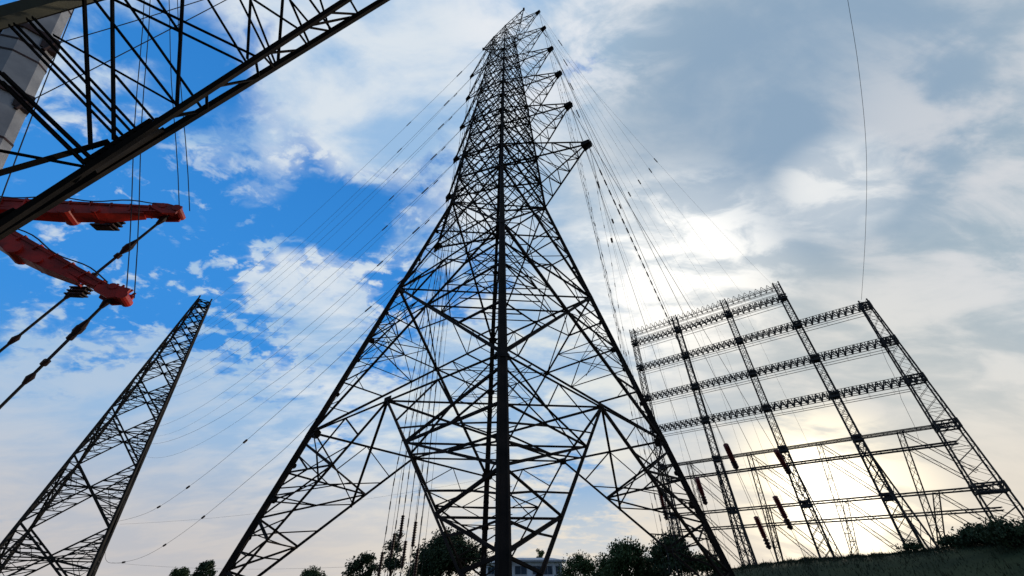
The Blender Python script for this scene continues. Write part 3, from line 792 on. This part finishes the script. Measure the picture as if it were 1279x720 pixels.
# carrier and superstructure, beyond the left edge
bx = V((BF.x-1.5, BF.y+.8, 0)); dU = V((-.86, .5, 0)); dV = V((.5, .86, 0))
mb = MB(); mb.box(bx-dU*1.6+V((0, 0, 1.6)), bx+dU*4.2+V((0, 0, 1.6)), 2.6, .9); mb.box(bx-dU*1.+V((0, 0, 2.4)), bx+dU*1.8+V((0, 0, 2.4)), 1.6, .9); mb.build('superstructure', RED, cr)
mb = MB(); mb.box(bx+dU*3.0+V((0, 0, 2.5)), bx+dU*4.2+V((0, 0, 2.5)), 3.0, 1.6); mb.build('counterweight', DRED, cr)
for sg in (-1, 1):
    mb = MB(); c = bx+dV*sg*1.5; mb.box(c-dU*1.6+V((0, 0, .55)), c+dU*3.4+V((0, 0, .55)), .8, .9)
    for e_ in (-1.6, 3.4): mb.rod(c+dU*e_+V((0, 0, .55))-dV*.4, c+dU*e_+V((0, 0, .55))+dV*.4, .45, 14)
    mb.build('crawler_track', DSTEEL, cr)
mb = MB(); c = bx+dV*-1.9+dU*.8; mb.box(c+V((0, 0, 1.6)), c+V((0, 0, 3.3)), 1.1, 1.7, dU, 1.0, 1.3); mb.build('cab', BOOM, cr)

# ------------------------------------------------------------------ dark leaning lattice mast, top left corner
O = V((0, 0, EYE))
def plane(a, b, c): n = (b-a).cross(c-a).normalized(); return a, n
pB = plane(O+ray(0, 283)*7.0, O+ray(433, 0)*11.0, O+ray(0, 22)*7.5)
pA = plane(O+ray(0, 293)*7.9, O+ray(480, 0)*11.9, O+ray(0, 14)*8.4)
def on(pl, x, y):
    r = ray(x, y); t = (pl[0]-O).dot(pl[1])/r.dot(pl[1]); return O+r*t
def yC(x): return 22-.282*x
fm = empty('lattice_mast', (-13, 5.6, 0), 'close black lattice mast leaning across the upper left corner of the picture', 'lattice mast')
def toC(p, q):                                   # run a member on until it meets the upper chord
    (x0, y0), (x1, y1) = p, q
    for k in range(60):
        if y0 <= yC(x0)+1: break
        dx, dy = x0-x1, y0-y1; l_ = math.hypot(dx, dy); x0 += dx/l_*3; y0 += dy/l_*3
    return (x0, y0)
def member(pl, p, q, w_, name='brace', m=DSTEEL, ext=True):
    if ext and p[1] <= 5: p = toC(p, q)
    mb = MB(); mb.ang(on(pl, *p), on(pl, *q), w_, w_*.3); return mb.build(name, m, fm)
def longch(pl, p, q, e0, e1, w_, h_, m, name='chord'):
    a, b = on(pl, *p), on(pl, *q); d = (b-a); mb = MB(); mb.box(a-d*e0, b+d*e1, w_, h_, pl[1]); mb.build(name, m, fm); return a, d
# chords
zB0 = on(pB, 0, 283); dB = on(pB, 433, 0)-zB0; longch(pB, (0, 283), (433, 0), zB0.z/dB.z, .9, .10, .14, DSTEEL)
zA0 = on(pA, 0, 293); dA = on(pA, 480, 0)-zA0; longch(pA, (0, 293), (480, 0), zA0.z/dA.z, .8, .11, .15, DSTEEL)
zC0 = on(pB, 0, 20); dC = on(pB, 78, yC(78))-zC0; longch(pB, (0, 22), (78, yC(78)), zC0.z/dC.z, 9., .20, .24, OLIVE)
zD0 = on(pA, 0, 30); dD = on(pA, 78, 30-.282*78)-zD0; longch(pA, (0, 30), (78, 30-.282*78), zD0.z/dD.z, 8., .12, .16, DSTEEL)
S = member
for p, q, w_ in [((0, 90), (113, 198), .085), ((0, 101), (106, 205), .085),
                 ((12, 32), (147, 173), .055), ((18, 30), (154, 170), .055), ((34, 24), (163, 164), .055), ((41, 22), (170, 161), .055),
                 ((105, 0), (113, 186), .07), ((140, 0), (142, 175), .07), ((228, 0), (221, 133), .075),
                 ((118, 0), (220, 131), .06), ((67, 44), (217, 129), .05), ((143, 93), (192, 150), .055),
                 ((143, 0), (303, 78), .06), ((173, 0), (320, 71), .06), ((197, 0), (222, 37), .06),
                 ((260, 0), (307, 77), .06), ((313, 0), (309, 74), .065), ((317, 0), (372, 36), .055), ((362, 0), (387, 30), .055)]:
    S(pB, p, q, w_)
for p, q, w_ in [((160, 5), (253, 137), .065), ((300, 0), (342, 84), .06), ((313, 0), (345, 82), .06), ((353, 0), (347, 80), .075),
                 ((362, 0), (387, 56), .065), ((387, 0), (415, 39), .065), ((400, 0), (413, 41), .06), ((437, 0), (448, 19), .06)]:
    S(pA, p, q, w_, 'brace')
S(pB, (-60, 234), (137, 177), .10, 'brace', DSTEEL, False); S(pB, (-60, 177), (104, 208), .065, 'brace', DSTEEL, False); S(pB, (107, 210), (92, 228), .06, 'brace', DSTEEL, False)
S(pB, (-60, 300), (20, 262), .08, 'brace', DSTEEL, False); S(pB, (-120, 60), (-20, 300), .07, 'brace', DSTEEL, False)
for (x0, y0), (x1, y1) in [((195, 150), (247, 140)), ((258, 113), (258, 136)), ((262, 110), (320, 99)), ((319, 74), (323, 97)),
                           ((330, 67), (373, 63)), ((327, 68), (343, 86)), ((383, 34), (412, 39)), ((383, 33), (437, 22)), ((410, 16), (447, 18)), ((372, 40), (385, 58))]:
    mb = MB(); mb.ang(on(pB, x0, y0), on(pA, x1, y1), .06, .018); mb.build('lacing', DSTEEL, fm)
for x in (-40, -100, 520, 600):                  # cross ties between the two faces, beyond the frame
    yb = 283-.6536*x; ya = 293-.6104*x
    mb = MB(); mb.ang(on(pB, x, yb), on(pA, x, ya), .07); mb.ang(on(pB, x, yC(x)), on(pA, x, 30-.282*x), .07); mb.build('lacing', DSTEEL, fm)
mb = MB()
a, b, c, d = on(pB, 112, 201), on(pB, 186, 156), on(pA, 207, 165), on(pA, 122, 218)
nrm = pB[1]*.02; quad = [a, b, c, d]; o_ = len(mb.v)
mb.v += [tuple(q+nrm) for q in quad]+[tuple(q-nrm) for q in quad]
mb.f += [(0, 1, 2, 3), (7, 6, 5, 4)]+[(i, 4+i, 4+(i+1) % 4, (i+1) % 4) for i in range(4)]
mb.build('gusset_plate', DSTEEL, fm)
mb = MB(); mb.box(on(pB, 108, 205), on(pB, 192, 152), .17, .05, pB[1]); mb.box(on(pA, 112, 222), on(pA, 208, 163), .18, .05, pA[1])
for k in range(9): 
    q = lerp(on(pB, 116, 198), on(pB, 186, 154), k/8); mb.rod(q-pB[1]*.06, q+pB[1]*.06, .02, 6)
mb.build('splice_plate', DSTEEL, fm)

# ------------------------------------------------------------------ house
HY = 108.; hs_ = empty('house', (2.6, HY, 0), 'white two storey house with blue windows behind the central pylon', 'house')
X0, X1 = -6.0, 11.4
mb = MB(); mb.box(V((3.4, HY+4.5, -.2)), V((3.4, HY+4.5, 6.35)), 15.8, 9, V((0, 1, 0))); mb.build('wall', WALL, hs_)
mb = MB(); mb.box(V((-3.2, HY+2.8, -.2)), V((-3.2, HY+2.8, 6.05)), 5.4, 8.5, V((0, 1, 0))); mb.build('wing_wall', WALL, hs_)
mb = MB(); mb.box(V((3.6, HY+4.3, 6.36)), V((3.6, HY+4.3, 6.7)), 17.2, 10.6, V((0, 1, 0))); mb.box(V((3.6, HY+4.3, 6.71)), V((3.6, HY+4.3, 7.2)), 16.0, 9.6, V((0, 1, 0)), 11, 5); mb.build('roof', WROOF, hs_)
mb = MB(); mb.box(V((-3.2, HY+2.6, 6.06)), V((-3.2, HY+2.6, 7.0)), 6.4, 9.4, V((0, 1, 0)), 1.2, 5); mb.build('roof', WROOF, hs_)
def window(x, z, wd, ht, y):
    f = MB(); fr = .1
    f.box(V((x-wd/2-fr, y, z)), V((x-wd/2, y, z)), .12, ht+2*fr); f.box(V((x+wd/2, y, z)), V((x+wd/2+fr, y, z)), .12, ht+2*fr)
    f.box(V((x-wd/2, y, z+ht/2+fr/2)), V((x+wd/2, y, z+ht/2+fr/2)), .12, fr); f.box(V((x-wd/2, y, z-ht/2-fr/2)), V((x+wd/2, y, z-ht/2-fr/2)), .2, fr)
    f.box(V((x, y, z-ht/2)), V((x, y, z+ht/2)), .06, .06)
    fo = f.build('window', WROOF, hs_)
    g_ = MB(); g_.box(V((x-wd/2, y+.03, z)), V((x+wd/2, y+.03, z)), .04, ht); g_.build('pane', GLASS, fo)
for x, wd in ((-4.6, 1.4), (-2.2, 1.4)): window(x, 4.7, wd, 1.3, HY-1.52); window(x, 1.7, wd, 1.3, HY-1.52)
for x, wd in ((2.0, 2.6), (5.6, 1.8), (8.0, 2.0), (10.3, .8)): window(x, 4.8, wd, 1.5, HY-.07); window(x, 1.7, wd, 1.5, HY-.07)
mb = MB(); 
for x in (4.1, 7.0, 9.4, 11.2): mb.box(V((x, HY-.12, 0)), V((x, HY-.12, 6.3)), .35, .25)
mb.box(V((-.4, HY-.4, 3.25)), V((11.3, HY-.4, 3.25)), 1.0, .22); mb.build('pilaster', WALL, hs_)

# ------------------------------------------------------------------ trees
def tree(x, y, z0, h, wd, label, cat='tree', name='tree', dens_=1., lf=LEAF, bush=False, grp=None, leaf=.2, narrow=False):
    rt = empty(name, (x, y, z0), label, cat, grp)
    rnd = random.Random(int(x*7+y*13)); T = MB(); cl = []
    cz = z0+h*(.5 if bush else .6)
    top = V((x+rnd.uniform(-.3, .3), y, z0+h*(.55 if not bush else .3)))
    T.rod(V((x, y, z0-.3)), top, .035*h, 8, .018*h)
    nb = 9 if not narrow else 6
    for i in range(nb):
        a = 2*math.pi*i/nb+rnd.uniform(-.4, .4); el = rnd.uniform(.1, 1.2)
        e = V((x+math.cos(a)*math.cos(el)*wd*.36, y+math.sin(a)*math.cos(el)*wd*.36, z0+h*(.45 if not bush else .25)+math.sin(el)*h*.38))
        s0 = lerp(V((x, y, z0)), top, rnd.uniform(.55, 1)); m_ = lerp(s0, e, .5)+V((0, 0, h*.03))
        T.rod(s0, m_, .013*h, 6, .009*h); T.rod(m_, e, .009*h, 5, .003*h)
    T.build('trunk', BARK, rt)
    # clumps of leaves of uneven size on an uneven shell
    ncl = int(34*dens_) if not narrow else 20
    for i in range(ncl):
        u = rnd.uniform(-.55, 1) ; a = rnd.uniform(0, 6.283); rr_ = math.sqrt(max(0, 1-u*u))*rnd.uniform(.3, 1.12)
        hh = h*(.42 if not bush else .5)
        cl.append((V((x+math.cos(a)*rr_*wd*.42, y+math.sin(a)*rr_*wd*.42, cz+u*hh*rnd.uniform(.6, .95))), rnd.uniform(.06, .17)*wd*(1.3 if narrow else 1)))
    F = MB()
    for c, r in cl:
        nl = int(110*dens_*(r/.8)**1.4)+30
        for k in range(nl):
            d = V((rnd.gauss(0, 1), rnd.gauss(0, 1), rnd.gauss(0, .8))); d = d.normalized()*r*rnd.uniform(.2, 1.45)
            p = c+d; s = leaf*rnd.uniform(.6, 1.5)
            n = V((rnd.gauss(0, 1), rnd.gauss(0, 1), rnd.gauss(.3, 1))).normalized(); a1 = n.orthogonal().normalized()*s; b1 = n.cross(a1)*.6
            o = len(F.v); F.v += [tuple(p-a1), tuple(p+b1*.8), tuple(p+a1), tuple(p-b1*.8)]; F.f.append((o, o+1, o+2, o+3))
    F.build('crown', lf, rt)
def px_tree(cx, ty, wpx, dist, label, **k):
    r = ray(cx, 722); az = math.atan2(r.x, r.y); x, y = dist*math.sin(az), dist*math.cos(az); z0 = ground_z(x, y)
    q = ray(cx, ty); el = q.z/math.hypot(q.x, q.y); top = EYE+el*dist
    ww = wpx/ (FPX/CT) * dist*math.cos(az)**1
    tree(x, y, z0, max(top-z0, 1.), ww, label, **k)
TG = 'trees along the horizon'
px_tree(226, 707, 30, 115, 'small leafy tree left of the left pylon leg, the leftmost of the treetops', grp=TG)
px_tree(252, 699, 30, 110, 'tree right against the foot of the left pylon leg', grp=TG, lf=LEAF2)
px_tree(388, 712, 34, 120, 'very low treetop between the left pylon leg and the plumb ropes', grp=TG)
px_tree(452, 692, 40, 85, 'dark tree just left of the hanging plumb ropes', grp=TG, lf=LEAF2)
px_tree(488, 668, 34, 80, 'tall slender tree right behind the hanging insulators and plumb ropes', grp=TG, lf=LEAF2, narrow=True)
px_tree(562, 672, 88, 78, 'large round dark tree left of the thick near pylon leg', grp=TG, lf=LEAF2, dens_=1.7)
px_tree(518, 706, 36, 92, 'low tree in the dip between the slender tree and the large round tree', grp=TG)
px_tree(676, 683, 12, 125, 'small pointed treetop rising behind the house roof', grp=TG, narrow=True)
px_tree(722, 694, 52, 100, 'tree against the right end of the white house', grp=TG)
px_tree(783, 679, 66, 80, 'broad tree to the right of the house, left of the dark tree pair', grp=TG, dens_=1.3)
px_tree(848, 672, 62, 76, 'dark tree seen through the foot of the right pylon leg', grp=TG, lf=LEAF2, dens_=1.4)
px_tree(818, 694, 50, 84, 'lower tree filling the gap between two taller ones right of the house', grp=TG, lf=LEAF2)
px_tree(886, 696, 50, 84, 'low tree at the left end of the grass bank, right of the pylon leg', grp=TG)
px_tree(758, 704, 40, 96, 'low tree at the left side of the broad tree', grp=TG)
px_tree(1256, 660, 54, 78, 'bushy shrub on the bank at the right edge by the rightmost mast foot', cat='bush', name='shrub', bush=True, leaf=.16, dens_=1.2, lf=LEAF2)
px_tree(1218, 677, 34, 80, 'small low shrub on the bank crest left of the bigger one at the right edge', cat='bush', name='shrub', bush=True, leaf=.13, lf=LEAF2)
px_tree(1292, 648, 70, 74, 'shrub cut off by the extreme right edge of the picture', cat='bush', name='shrub', bush=True, leaf=.15, lf=LEAF2)
px_tree(1160, 684, 34, 82, 'tiny weed clump on the bank crest between the two right mast feet', cat='bush', name='shrub', bush=True, leaf=.12, lf=LEAF2, dens_=.6)
